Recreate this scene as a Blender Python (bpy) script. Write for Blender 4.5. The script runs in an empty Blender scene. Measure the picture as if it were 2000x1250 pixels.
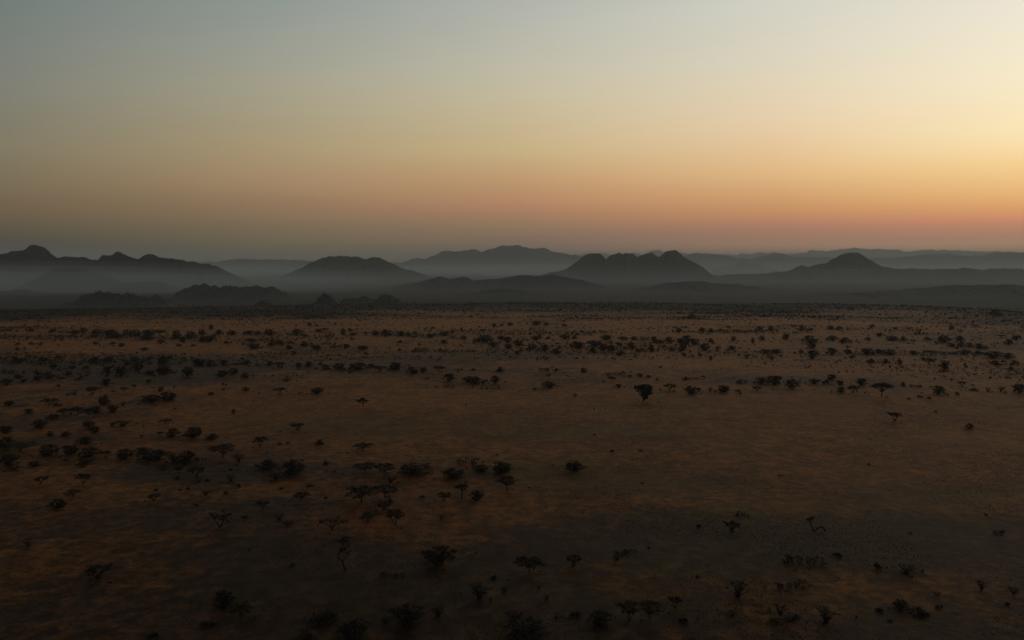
import bpy, math, random
import numpy as np

sc = bpy.context.scene
COL = sc.collection
R = math.radians

# ------------------------------------------------------------------ camera
CAM_H = 90.0          # metres above the plain (a drone)
PITCH = R(4.0)
FPX = 1500.0          # focal length in pixels of the 2000 x 1250 photograph
cam_d = bpy.data.cameras.new('camera')
cam_d.sensor_width = 36.0
cam_d.lens = 27.0
cam_d.clip_start = 1.0
cam_d.clip_end = 300000.0
cam = bpy.data.objects.new('camera', cam_d)
COL.objects.link(cam)
cam.location = (0, 0, CAM_H)
cam.rotation_euler = (R(90) - PITCH, 0, 0)
sc.camera = cam

# ------------------------------------------------------------------ exposure
sc.view_settings.view_transform = 'Standard'
sc.view_settings.look = 'None'
sc.view_settings.exposure = 0.0
sc.view_settings.gamma = 1.0
sc.view_settings.use_curve_mapping = False
sc.cycles.volume_bounces = 1
sc.cycles.use_adaptive_sampling = False
sc.cycles.use_denoising = True
sc.cycles.denoiser = 'OPENIMAGEDENOISE'
sc.cycles.denoising_input_passes = 'RGB_ALBEDO_NORMAL'
sc.cycles.denoising_prefilter = 'ACCURATE'
sc.cycles.max_bounces = 6
sc.cycles.transparent_max_bounces = 16


def lin(c):
    c = c / 255.0
    return c / 12.92 if c <= 0.04045 else ((c + 0.055) / 1.055) ** 2.4


# ------------------------------------------------------------------ dusk sky
# The sun has set beyond the right edge of the frame. Sky radiance by elevation (rows, degrees)
# and by angle from the sun's azimuth (columns, degrees); display values, turned into linear light.
SUN_AZ = 45.0
# >>>sky
SKY = {
    12.0: [(1.28, 1.4743, 0.7551, 0.3888), (1.76, 1.0282, 0.4812, 0.2494), (2.23, 1.0431, 0.4429, 0.2356), (2.55, 1.0758, 0.4166, 0.2206), (2.87, 1.2244, 0.4243, 0.2219), (3.34, 1.2587, 0.5327, 0.1851), (3.82, 1.2658, 0.5993, 0.2069), (4.45, 1.3105, 0.7047, 0.2442), (5.39, 1.2905, 0.8021, 0.3391), (6.01, 1.3089, 0.8528, 0.3297), (6.95, 1.3092, 0.9428, 0.4815), (8.18, 1.2659, 1.0247, 0.5929), (10.02, 1.1734, 0.9863, 0.6456), (11.52, 1.1308, 1.0001, 0.7159), (13.01, 1.0672, 0.9557, 0.7241), (14.47, 1.0181, 0.9314, 0.7338), (15.91, 0.9685, 0.8972, 0.7528)],
    26.2: [(1.44, 1.0221, 0.4821, 0.2664), (1.98, 0.7508, 0.3512, 0.2005), (2.51, 0.7462, 0.3332, 0.1844), (2.87, 0.8042, 0.3238, 0.1888), (3.23, 0.8788, 0.3606, 0.1698), (3.76, 0.9357, 0.4105, 0.1572), (4.29, 0.9539, 0.4555, 0.1759), (5.0, 0.993, 0.5207, 0.2088), (6.06, 1.0214, 0.6023, 0.2724), (6.76, 1.0578, 0.6733, 0.3062), (7.8, 1.0225, 0.6913, 0.3699), (9.18, 1.0219, 0.7567, 0.4633), (11.23, 0.9483, 0.7748, 0.5388), (12.9, 0.886, 0.7778, 0.5655), (14.54, 0.8132, 0.7613, 0.6115), (16.16, 0.7781, 0.7394, 0.6072), (17.74, 0.7365, 0.7282, 0.6377)],
    44.6: [(1.52, 0.4356, 0.2425, 0.1413), (2.09, 0.4356, 0.2425, 0.1413), (2.65, 0.4637, 0.2604, 0.1382), (3.03, 0.4762, 0.2712, 0.136), (3.41, 0.5383, 0.2791, 0.1439), (3.97, 0.579, 0.2841, 0.1444), (4.53, 0.6981, 0.3195, 0.1568), (5.28, 0.6645, 0.3584, 0.1733), (6.39, 0.7135, 0.4177, 0.1972), (7.13, 0.7081, 0.4572, 0.226), (8.22, 0.733, 0.5434, 0.2732), (9.68, 0.7005, 0.5527, 0.3183), (11.82, 0.6712, 0.5798, 0.3791), (13.57, 0.6286, 0.5857, 0.4367), (15.29, 0.5672, 0.5541, 0.4557), (16.97, 0.5317, 0.5244, 0.4455), (18.62, 0.4751, 0.5109, 0.4705)],
    63.1: [(1.45, 0.2658, 0.1792, 0.0422), (1.99, 0.2967, 0.1947, 0.0823), (2.52, 0.3003, 0.1929, 0.0841), (2.88, 0.3038, 0.198, 0.0912), (3.24, 0.3467, 0.2142, 0.1016), (3.78, 0.3707, 0.2246, 0.1092), (4.31, 0.4005, 0.2342, 0.1152), (5.02, 0.4291, 0.2666, 0.1359), (6.08, 0.5105, 0.3224, 0.1661), (6.78, 0.458, 0.3172, 0.1726), (7.83, 0.4994, 0.3709, 0.1953), (9.22, 0.4543, 0.3701, 0.2225), (11.27, 0.4326, 0.3913, 0.2654), (12.95, 0.4084, 0.393, 0.2947), (14.6, 0.3546, 0.3726, 0.3146), (16.21, 0.3311, 0.3525, 0.3068), (17.8, 0.2883, 0.3334, 0.3134)],
    78.0: [(1.28, 0.0249, 0.004, 0.004), (1.76, 0.1033, 0.0585, 0.004), (2.23, 0.1423, 0.0937, 0.019), (2.55, 0.1671, 0.1133, 0.0363), (2.87, 0.1944, 0.1252, 0.0491), (3.34, 0.2151, 0.1373, 0.0592), (3.82, 0.2434, 0.149, 0.0672), (4.45, 0.2492, 0.1724, 0.0862), (5.39, 0.2716, 0.2024, 0.1045), (6.01, 0.2588, 0.2038, 0.1162), (6.95, 0.2858, 0.24, 0.1414), (8.18, 0.2639, 0.2374, 0.1606), (10.02, 0.2522, 0.2453, 0.1839), (11.52, 0.2458, 0.2494, 0.2189), (13.01, 0.2152, 0.2351, 0.2043), (14.47, 0.2044, 0.2318, 0.2112), (15.91, 0.1788, 0.2215, 0.2094)],
}
# <<<sky
# the rest of the dome: (elevation, linear RGB) above the frame, and the sides turned away from the sun
ZENITH = (0.026, 0.036, 0.050)
SKY_AWAY = {
    120.0: [(0.0, 0.052, 0.054, 0.054), (4.0, 0.066, 0.062, 0.058), (9.0, 0.078, 0.076, 0.074), (17.0, 0.074, 0.083, 0.090),
            (28.0, 0.058, 0.070, 0.082), (50.0, 0.038, 0.049, 0.063), (90.0, *ZENITH)],
    180.0: [(0.0, 0.038, 0.041, 0.047), (4.0, 0.044, 0.047, 0.053), (9.0, 0.050, 0.053, 0.060), (17.0, 0.050, 0.056, 0.068),
            (28.0, 0.044, 0.053, 0.066), (50.0, 0.033, 0.043, 0.058), (90.0, *ZENITH)],
}


def sky_column(rows):
    """extend a column of the visible sky up to the zenith"""
    e, r, g, b = rows[-1]
    up = []
    for el, f in ((24.0, 0.72), (31.0, 0.46), (42.0, 0.24), (58.0, 0.09), (75.0, 0.02), (90.0, 0.0)):
        up.append((el, *[z + (c - z) * f for c, z in zip((r, g, b), ZENITH)]))
    e0, r0, g0, b0 = rows[0]
    return [(0.0, r0 * .9, g0 * .92, b0 * .94)] + list(rows) + up


def build_world():
    w = bpy.data.worlds.new('World')
    sc.world = w
    w.use_nodes = True
    nt = w.node_tree
    nt.nodes.clear()
    N, L = nt.nodes.new, nt.links.new

    def math_node(op, a, b=None, clamp=False):
        n = N('ShaderNodeMath')
        n.operation = op
        n.use_clamp = clamp
        for i, v in enumerate((a, b)):
            if v is None:
                continue
            if isinstance(v, (int, float)):
                n.inputs[i].default_value = v
            else:
                L(v, n.inputs[i])
        return n.outputs[0]

    tc = N('ShaderNodeTexCoord')
    nrm = N('ShaderNodeVectorMath')
    nrm.operation = 'NORMALIZE'
    L(tc.outputs['Generated'], nrm.inputs[0])
    sep = N('ShaderNodeSeparateXYZ')
    L(nrm.outputs[0], sep.inputs[0])
    el = math_node('MULTIPLY', math_node('ARCSINE', sep.outputs['Z']), 180 / math.pi / 90.0)
    t = math_node('POWER', math_node('MAXIMUM', el, 0.0), 0.5)
    # angle from the sun's azimuth
    sx, sy = math.sin(R(SUN_AZ)), math.cos(R(SUN_AZ))
    dot = math_node('ADD', math_node('MULTIPLY', sep.outputs['X'], sx), math_node('MULTIPLY', sep.outputs['Y'], sy))
    crs = math_node('SUBTRACT', math_node('MULTIPLY', sep.outputs['X'], sy), math_node('MULTIPLY', sep.outputs['Y'], sx))
    da = math_node('MULTIPLY', math_node('ABSOLUTE', math_node('ARCTAN2', crs, dot)), 180 / math.pi)

    tt = np.sqrt(np.array([0, .5, 1, 1.4, 1.8, 2.2, 2.6, 3.0, 3.4, 3.8, 4.3, 4.9, 5.6, 6.4, 7.3, 8.4, 9.6, 11, 12.5, 14, 15.8,
                           17.6, 20, 23, 27, 32, 38, 46, 56, 66, 78, 90]) / 90.0)
    prev = None
    cols_all = {k: sky_column(v) for k, v in SKY.items()}
    cols_all.update(SKY_AWAY)
    keys = sorted(cols_all)
    for i, k in enumerate(keys):
        tab = np.array(cols_all[k])
        pos, cols = np.sqrt(tab[:, 0] / 90.0), tab[:, 1:]
        rp = N('ShaderNodeValToRGB')
        cr = rp.color_ramp
        cr.interpolation = 'LINEAR'
        while len(cr.elements) < len(tt):
            cr.elements.new(0.5)
        for j, p in enumerate(tt):
            c = [float(np.interp(p, pos, cols[:, q])) for q in range(3)]
            cr.elements[j].position = float(p)
            cr.elements[j].color = (c[0], c[1], c[2], 1)
        L(t, rp.inputs[0])
        if prev is None:
            prev = rp.outputs[0]
        else:
            k0 = keys[i - 1]
            f = math_node('DIVIDE', math_node('SUBTRACT', da, k0), k - k0, clamp=True)
            mx = N('ShaderNodeMix')
            mx.data_type = 'RGBA'
            L(f, mx.inputs[0])
            L(prev, mx.inputs[6])
            L(rp.outputs[0], mx.inputs[7])
            prev = mx.outputs[2]
    bg = N('ShaderNodeBackground')
    bg.inputs['Strength'].default_value = 1.0
    L(prev, bg.inputs['Color'])
    out = N('ShaderNodeOutputWorld')
    L(bg.outputs[0], out.inputs['Surface'])


build_world()

# ------------------------------------------------------------------ helpers


def hash2(ix, iy, seed):
    n = (ix.astype(np.int64) * 374761393 + iy.astype(np.int64) * 668265263 + seed * 974711) & 0xFFFFFFFF
    n = ((n ^ (n >> 13)) * 1274126177) & 0xFFFFFFFF
    n = (n ^ (n >> 16)) & 0xFFFFFFFF
    return n / 4294967295.0


def vnoise(x, y, seed=0):
    x = np.asarray(x, float)
    y = np.asarray(y, float)
    ix, iy = np.floor(x), np.floor(y)
    fx, fy = x - ix, y - iy
    fx = fx * fx * fx * (fx * (fx * 6 - 15) + 10)
    fy = fy * fy * fy * (fy * (fy * 6 - 15) + 10)
    ix = ix.astype(np.int64)
    iy = iy.astype(np.int64)
    a, b = hash2(ix, iy, seed), hash2(ix + 1, iy, seed)
    c, d = hash2(ix, iy + 1, seed), hash2(ix + 1, iy + 1, seed)
    return (a + (b - a) * fx + (c - a) * fy + (a - b - c + d) * fx * fy) * 2 - 1


def fbm(x, y, seed=0, octv=4, gain=0.5):
    s, a, f, n = 0.0, 1.0, 1.0, 0.0
    for o in range(octv):
        s = s + a * vnoise(x * f + 17.3 * o, y * f - 9.1 * o, seed + o * 7)
        n += a
        a *= gain
        f *= 2.03
    return s / n


def smooth(a, b, x):
    t = np.clip((x - a) / (b - a), 0, 1)
    return t * t * (3 - 2 * t)


def mesh_np(name, verts, faces, mats=(), smooth_shade=False, mat_idx=None):
    """verts (n,3); faces: list of arrays, each (m,k)."""
    verts = np.asarray(verts, np.float32)
    me = bpy.data.meshes.new(name)
    me.vertices.add(len(verts))
    me.vertices.foreach_set('co', verts.ravel())
    loops = np.concatenate([np.asarray(f, np.int32).ravel() for f in faces])
    tot = np.concatenate([np.full(len(f), np.asarray(f).shape[1], np.int32) for f in faces])
    start = np.concatenate([[0], np.cumsum(tot)[:-1]]).astype(np.int32)
    me.loops.add(len(loops))
    me.loops.foreach_set('vertex_index', loops)
    me.polygons.add(len(tot))
    me.polygons.foreach_set('loop_start', start)
    me.polygons.foreach_set('loop_total', tot)
    for m in mats:
        me.materials.append(m)
    if mat_idx is not None:
        me.polygons.foreach_set('material_index', np.asarray(mat_idx, np.int32))
    me.polygons.foreach_set('use_smooth', np.full(len(tot), smooth_shade))
    me.update(calc_edges=True)
    return me


def link(name, me, parent=None):
    o = bpy.data.objects.new(name, me)
    COL.objects.link(o)
    if parent is not None:
        o.parent = parent
    return o


def tag(o, label=None, cat=None, group=None, kind=None):
    if label:
        o['label'] = label
    if cat:
        o['category'] = cat
    if group:
        o['group'] = group
    if kind:
        o['kind'] = kind
    return o


# ------------------------------------------------------------------ the land
def terrain(x, y):
    x = np.asarray(x, float)
    y = np.asarray(y, float)
    r = np.sqrt(x * x + y * y)
    h = 1.6 * fbm(x / 330, y / 330, 3, 3) + 0.45 * fbm(x / 70, y / 70, 11, 2)
    h = h * smooth(60, 200, r)
    edge = 1720 + 130 * vnoise(x / 420, y / 900, 5) + 60 * vnoise(x / 130, y / 300, 6)
    h = h - 34 * smooth(0, 900, r - edge)
    far = smooth(2400, 6000, r)
    h = h + far * 7 * fbm(x / 1500, y / 1500, 21, 3)
    return h


def ray(px, py):
    cx, cy = (px - 1000.0) / FPX, (625.0 - py) / FPX
    return cx, math.cos(PITCH) + cy * math.sin(PITCH), -math.sin(PITCH) + cy * math.cos(PITCH)


def ground_at(px, py):
    """the point of the plain seen at a pixel of the photograph"""
    dx, dy, dz = ray(px, py)
    t = -CAM_H / dz
    for _ in range(12):
        z = float(terrain(dx * t, dy * t))
        t = 0.5 * t + 0.5 * (z - CAM_H) / dz
    return dx * t, dy * t, float(terrain(dx * t, dy * t)), t


def point_at(px, py, Y):
    dx, dy, dz = ray(px, py)
    t = Y / dy
    return dx * t, Y, CAM_H + dz * t


# ------------------------------------------------------------------ materials
def new_mat(name):
    m = bpy.data.materials.new(name)
    m.use_nodes = True
    nt = m.node_tree
    b = nt.nodes['Principled BSDF']
    return m, nt, b


def noise_node(nt, vec, scale, detail=4.0, rough=0.55, dist=0.0):
    n = nt.nodes.new('ShaderNodeTexNoise')
    n.inputs['Scale'].default_value = scale
    n.inputs['Detail'].default_value = detail
    n.inputs['Roughness'].default_value = rough
    n.inputs['Distortion'].default_value = dist
    nt.links.new(vec, n.inputs['Vector'])
    return n.outputs['Fac']


def ramp_node(nt, fac, a, b, ca=(0, 0, 0, 1), cb=(1, 1, 1, 1)):
    n = nt.nodes.new('ShaderNodeValToRGB')
    n.color_ramp.elements[0].position = a
    n.color_ramp.elements[1].position = b
    n.color_ramp.elements[0].color = ca
    n.color_ramp.elements[1].color = cb
    n.color_ramp.interpolation = 'EASE'
    nt.links.new(fac, n.inputs[0])
    return n.outputs[0]


def mix_node(nt, fac, a, b, mode='MIX'):
    n = nt.nodes.new('ShaderNodeMix')
    n.data_type = 'RGBA'
    n.blend_type = mode
    for sock, v in ((0, fac), (6, a), (7, b)):
        if isinstance(v, (int, float)):
            n.inputs[sock].default_value = v
        elif isinstance(v, tuple):
            n.inputs[sock].default_value = (*v, 1)
        else:
            nt.links.new(v, n.inputs[sock])
    return n.outputs[2]


def ground_material():
    m, nt, b = new_mat('savanna_ground')
    geo = nt.nodes.new('ShaderNodeNewGeometry')
    P = geo.outputs['Position']

    def attr(name):
        a = nt.nodes.new('ShaderNodeAttribute')
        a.attribute_name = name
        return a.outputs['Fac']
    soil = (0.046, 0.0205, 0.0105)
    soil2 = (0.025, 0.0115, 0.006)
    straw = (0.106, 0.037, 0.005)
    rust = (0.088, 0.025, 0.0045)
    green = (0.026, 0.024, 0.005)
    n_mid = noise_node(nt, P, 1 / 34, 6, 0.62, 0.4)
    n_big = noise_node(nt, P, 1 / 150, 4, 0.55, 0.6)
    n_fine = noise_node(nt, P, 1 / 4.5, 7, 0.68)
    n_grain = noise_node(nt, P, 1 / 0.9, 4, 0.75)
    c = mix_node(nt, ramp_node(nt, n_mid, 0.36, 0.66), soil, soil2)
    grass = mix_node(nt, ramp_node(nt, n_big, 0.42, 0.62), straw, rust)
    # grass cover: broad cover from the mesh, broken up by noise
    add = nt.nodes.new('ShaderNodeMath')
    add.operation = 'MULTIPLY_ADD'
    nt.links.new(n_mid, add.inputs[0])
    add.inputs[1].default_value = 1.5
    nt.links.new(attr('grass_cover'), add.inputs[2])
    add2 = nt.nodes.new('ShaderNodeMath')
    add2.operation = 'MULTIPLY_ADD'
    nt.links.new(n_fine, add2.inputs[0])
    add2.inputs[1].default_value = 0.9
    nt.links.new(add.outputs[0], add2.inputs[2])
    sub = nt.nodes.new('ShaderNodeMath')
    sub.operation = 'SUBTRACT'
    nt.links.new(add2.outputs[0], sub.inputs[0])
    sub.inputs[1].default_value = 1.2
    gmask = ramp_node(nt, sub.outputs[0], 0.10, 0.86)
    c = mix_node(nt, gmask, c, grass)
    # green flushes
    g2 = nt.nodes.new('ShaderNodeMath')
    g2.operation = 'MULTIPLY'
    g2.use_clamp = True
    nt.links.new(attr('green_cover'), g2.inputs[0])
    nt.links.new(ramp_node(nt, n_fine, 0.30, 0.55), g2.inputs[1])
    c = mix_node(nt, g2.outputs[0], c, green)
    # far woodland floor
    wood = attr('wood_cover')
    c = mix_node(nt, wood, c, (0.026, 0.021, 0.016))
    # grain and small litter
    n_tuft = noise_node(nt, P, 1 / 13, 5, 0.7, 0.5)
    c = mix_node(nt, 0.9, c, ramp_node(nt, n_tuft, 0.34, 0.66, (0.46, 0.44, 0.42, 1), (1.45, 1.42, 1.36, 1)), 'MULTIPLY')
    c = mix_node(nt, 0.95, c, ramp_node(nt, n_fine, 0.36, 0.64, (0.22, 0.20, 0.19, 1), (1.7, 1.7, 1.65, 1)), 'MULTIPLY')
    c = mix_node(nt, 0.6, c, ramp_node(nt, n_grain, 0.28, 0.72, (0.30, 0.29, 0.29, 1), (1.7, 1.7, 1.65, 1)), 'MULTIPLY')
    nt.links.new(c, b.inputs['Base Color'])
    b.inputs['Roughness'].default_value = 0.75
    b.inputs['Specular Tint'].default_value = (1.0, 0.48, 0.16, 1)
    # the nap of dry grass catches light at grazing angles; bare soil and woodland have little of it

    def calc(op, x, y):
        n = nt.nodes.new('ShaderNodeMath')
        n.operation = op
        for i, v in enumerate((x, y)):
            if isinstance(v, (int, float)):
                n.inputs[i].default_value = v
            else:
                nt.links.new(v, n.inputs[i])
        return n.outputs[0]
    bw = nt.nodes.new('ShaderNodeRGBToBW')
    nt.links.new(gmask, bw.inputs[0])
    tex = ramp_node(nt, n_tuft, 0.3, 0.7, (0.62, 0.62, 0.62, 1), (1.25, 1.25, 1.25, 1))
    bw2 = nt.nodes.new('ShaderNodeRGBToBW')
    nt.links.new(tex, bw2.inputs[0])
    nap = calc('MULTIPLY', calc('ADD', calc('MULTIPLY', bw.outputs[0], 0.205), 0.05), bw2.outputs[0])
    open_ = calc('SUBTRACT', 1.0, calc('MULTIPLY', wood, 0.92))
    nt.links.new(calc('MULTIPLY', nap, open_), b.inputs['Sheen Weight'])
    nt.links.new(calc('MULTIPLY', open_, 0.18), b.inputs['Specular IOR Level'])
    b.inputs['Sheen Roughness'].default_value = 0.28
    b.inputs['Sheen Tint'].default_value = (1.0, 0.42, 0.11, 1)
    bp = nt.nodes.new('ShaderNodeBump')
    bp.inputs['Strength'].default_value = 0.6
    bp.inputs['Distance'].default_value = 0.5
    nt.links.new(n_fine, bp.inputs['Height'])
    nt.links.new(bp.outputs[0], b.inputs['Normal'])
    return m


def hill_material(name, rock, scrub, scale):
    m, nt, b = new_mat(name)
    geo = nt.nodes.new('ShaderNodeNewGeometry')
    P = geo.outputs['Position']
    n1 = noise_node(nt, P, scale, 6, 0.65, 0.3)
    n2 = noise_node(nt, P, scale * 6, 5, 0.7)
    c = mix_node(nt, ramp_node(nt, n1, 0.38, 0.62), rock, scrub)
    c = mix_node(nt, 0.7, c, ramp_node(nt, n2, 0.3, 0.7, (0.4, 0.4, 0.4, 1), (1.5, 1.5, 1.5, 1)), 'MULTIPLY')
    nt.links.new(c, b.inputs['Base Color'])
    b.inputs['Roughness'].default_value = 0.9
    b.inputs['Specular IOR Level'].default_value = 0.2
    bp = nt.nodes.new('ShaderNodeBump')
    bp.inputs['Strength'].default_value = 0.8
    bp.inputs['Distance'].default_value = 1.0 / scale * 0.12
    nt.links.new(n2, bp.inputs['Height'])
    nt.links.new(bp.outputs[0], b.inputs['Normal'])
    return m


def plant_material(name, use_color=True, base=(0.05, 0.05, 0.03), rough=0.8):
    m, nt, b = new_mat(name)
    if use_color:
        oi = nt.nodes.new('ShaderNodeObjectInfo')
        src = oi.outputs['Color']
    else:
        rgb = nt.nodes.new('ShaderNodeRGB')
        rgb.outputs[0].default_value = (*base, 1)
        src = rgb.outputs[0]
    geo = nt.nodes.new('ShaderNodeNewGeometry')
    n = noise_node(nt, geo.outputs['Position'], 0.9, 3, 0.6)
    c = mix_node(nt, 0.8, src, ramp_node(nt, n, 0.3, 0.7, (0.5, 0.5, 0.5, 1), (1.5, 1.45, 1.35, 1)), 'MULTIPLY')
    nt.links.new(c, b.inputs['Base Color'])
    b.inputs['Roughness'].default_value = rough
    b.inputs['Specular IOR Level'].default_value = 0.15
    return m


M_GROUND = ground_material()
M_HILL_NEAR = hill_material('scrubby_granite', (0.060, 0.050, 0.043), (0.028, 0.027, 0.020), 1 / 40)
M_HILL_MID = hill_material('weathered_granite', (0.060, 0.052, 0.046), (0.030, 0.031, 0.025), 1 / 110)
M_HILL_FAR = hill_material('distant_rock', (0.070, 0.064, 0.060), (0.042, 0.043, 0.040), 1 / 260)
M_CROWN = plant_material('thorn_foliage')
M_BARK = plant_material('grey_bark', False, (0.032, 0.024, 0.018), 0.9)
M_SCRUB = plant_material('scrub_foliage', False, (0.024, 0.019, 0.012))
M_GRASS = plant_material('dry_straw', False, (0.26, 0.115, 0.032), 0.7)


# ------------------------------------------------------------------ ground sheet
def build_ground():
    th = np.unique(np.concatenate([np.linspace(-180, -46, 46), np.linspace(-46, 46, 520), np.linspace(46, 180, 46)]))[:-1]
    rr = np.concatenate([[8, 30, 60, 90], np.geomspace(110, 2600, 300), np.geomspace(2750, 55000, 60)])
    T, RR = np.meshgrid(np.radians(th), rr)
    X, Y = RR * np.sin(T), RR * np.cos(T)
    Z = terrain(X, Y)
    nr, nth = X.shape
    verts = np.stack([X, Y, Z], -1).reshape(-1, 3)
    i = np.arange(nr - 1)[:, None] * nth
    j = np.arange(nth)[None, :]
    j2 = (j + 1) % nth
    quads = np.stack([i + j, i + j2, i + nth + j2, i + nth + j], -1).reshape(-1, 4)[:, ::-1]
    cap = np.arange(nth)[None, ::-1]
    me = mesh_np('ground', verts, [quads, cap], [M_GROUND], True)
    # pixel position in the photograph's view is not used for shading: the patches below lie on the land in metres
    x, y = verts[:, 0], verts[:, 1]
    r = np.hypot(x, y)
    cover = 0.42 + 0.55 * fbm(x / 210, y / 160, 31, 3) + 0.48 * fbm(x / 60, y / 40, 37, 4)
    green = np.zeros(len(x))

    def blob(px, py, rx, ry, amt, arr):
        gx, gy, _, _ = ground_at(px, py)
        d = ((x - gx) / rx) ** 2 + ((y - gy) / ry) ** 2
        d = d * (1 + 0.6 * fbm(x / 40, y / 40, 55, 3))
        arr += amt * np.exp(-np.clip(d, 0, 30))
    for px, py, rx, ry, a in ((1350, 830, 260, 170, .55), (1750, 900, 190, 110, .5), (700, 800, 140, 90, .45),
                              (1000, 780, 150, 130, .4), (1050, 645, 900, 300, .35), (300, 625, 500, 120, .5),
                              (170, 670, 90, 50, .7), (760, 1040, 26, 20, .5), (900, 1030, 40, 16, .5),
                              (1180, 1120, 30, 16, .5), (1700, 1130, 30, 12, .35), (1340, 690, 120, 70, .4),
                              (1900, 705, 160, 60, .4), (220, 955, 50, 10, .5), (60, 950, 45, 12, .45),
                              (590, 955, 40, 12, .5), (1450, 960, 60, 20, .4), (1880, 950, 80, 20, .4)):
        blob(px, py, rx, ry, a, cover)
    for px, py, rx, ry, a in ((1500, 1050, 80, 30, -.7), (850, 1130, 60, 35, -.4), (120, 1000, 60, 25, -.25),
                              (380, 920, 60, 22, -.45), (640, 925, 60, 20, -.35), (430, 1060, 60, 30, -.35),
                              (150, 715, 200, 60, -.3), (1150, 700, 260, 40, -.25), (1850, 1060, 70, 28, -.75),
                              (1750, 740, 260, 40, -.35), (1300, 1070, 60, 25, -.4),
                              (110, 1170, 45, 22, -.3), (330, 1210, 40, 18, -.3), (560, 1160, 40, 20, -.2), (1650, 1230, 50, 14, -.3),
                              (640, 1080, 40, 20, -.3), (1000, 1190, 40, 18, -.3), (1100, 1025, 55, 24, -.6), (180, 800, 170, 130, -.28), (60, 900, 90, 50, -.2), (450, 980, 60, 30, -.2), (100, 720, 170, 60, -.35), (320, 720, 160, 60, -.3)):
        blob(px, py, rx, ry, a, cover)
    for px, py, rx, ry, a in ((545, 828, 40, 30, .8), (1110, 845, 60, 22, .7), (1200, 955, 26, 9, .8), (1390, 945, 30, 12, .6),
                              (1860, 955, 45, 8, .9), (1640, 990, 40, 12, .4), (1250, 920, 40, 16, .5), (940, 825, 70, 24, .5),
                              (1690, 1020, 24, 10, .3), (1780, 975, 30, 8, .5), (730, 845, 40, 12, .4), (980, 925, 30, 8, .5),
                              (1050, 920, 40, 20, .4), (1420, 1005, 30, 8, .5)):
        blob(px, py, rx, ry, a, green)
    green += 0.35 * smooth(0.25, 0.6, fbm(x / 90, y / 70, 77, 3))
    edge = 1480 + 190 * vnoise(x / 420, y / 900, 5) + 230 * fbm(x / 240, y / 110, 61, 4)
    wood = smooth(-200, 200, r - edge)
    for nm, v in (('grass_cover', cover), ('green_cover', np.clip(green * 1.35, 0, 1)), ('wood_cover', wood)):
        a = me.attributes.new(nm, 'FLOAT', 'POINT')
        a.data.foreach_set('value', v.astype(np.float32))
    o = link('ground', me)
    tag(o, 'dark savanna plain of dry grass and bare reddish soil reaching the hills', 'ground', kind='structure')


build_ground()


# ------------------------------------------------------------------ hills and mountains
def build_hill(name, label, pts, Y, mat, depth=None, seed=0, rough=1.0, base=-46.0, nu=150, nv=44, craggy=0.14):
    pts = sorted(pts)
    px = np.array([p[0] for p in pts], float)
    py = np.array([p[1] for p in pts], float)
    P = np.array([point_at(a, b, Y) for a, b in zip(px, py)])
    xs, zs = P[:, 0], P[:, 2]
    tops = np.maximum(zs - base, 4.0)
    hmax = tops.max()
    ext = max(tops[0], tops[-1]) * 1.6
    xs = np.concatenate([[xs[0] - tops[0] * 2.0], xs, [xs[-1] + tops[-1] * 2.0]])
    tops = np.concatenate([[0.0], tops, [0.0]])
    if depth is None:
        depth = hmax * 1.9
    pxm = Y / FPX                      # metres a photograph pixel spans at that distance
    nu = int(min(520, max(90, (xs[-1] - xs[0]) / (2.2 * pxm))))
    u = np.linspace(xs[0], xs[-1], nu)
    # monotone-ish smooth interpolation
    t = np.interp(u, xs, tops)
    crest = fbm(u / (15 * pxm), u * 0 + seed, seed, 3, .6) * 3.0 + fbm(u / (34 * pxm), u * 0 + seed, seed + 8, 2) * 2.0 + np.abs(fbm(u / (6 * pxm), u * 0 + seed, seed + 3, 2)) * 2.4 - .6
    t = t + pxm * rough * crest * np.clip(t / (hmax * .3), 0, 1)
    w = depth * (0.30 + 0.70 * np.clip(t / hmax, 0, 1) ** 0.8)
    yc = Y + depth * 0.25 * fbm(u / (hmax * 2.5), u * 0 + 3.7, seed + 5, 2)
    s = np.linspace(-1, 1, nv)
    s = np.sign(s) * np.abs(s) ** 1.25
    S, U = np.meshgrid(s, u)
    TT = t[:, None]
    g = (np.exp(-np.abs(S * 1.8) ** 1.25) - math.exp(-1.8 ** 1.25)) / (1 - math.exp(-1.8 ** 1.25))
    Yv = yc[:, None] + S * w[:, None]
    rid = 1 - np.abs(fbm(U / (hmax * 0.55), Yv / (hmax * 0.55), seed + 9, 4))
    off = np.clip(np.abs(S) * 4, 0.0, 1)
    Z = TT * g * (1 - craggy * 1.6 * off * (1 - rid) * 1.6)
    Z = Z + hmax * craggy * 0.5 * off * (1 - np.abs(S)) * fbm(U / (hmax * 0.2), Yv / (hmax * 0.2), seed + 2, 3)
    Z = base + np.maximum(Z, 0) - 3.0 * (np.abs(S) > 0.98)
    verts = np.stack([U, Yv, Z], -1).reshape(-1, 3)
    i = np.arange(nu - 1)[:, None] * nv
    j = np.arange(nv - 1)[None, :]
    q = np.stack([i + j, i + nv + j, i + nv + j + 1, i + j + 1], -1).reshape(-1, 4)
    me = mesh_np(name, verts, [q], [mat], True)
    o = link(name, me)
    tag(o, label, 'mountain' if 'mountain' in name else 'hill', kind='structure')
    return verts, o


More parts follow.
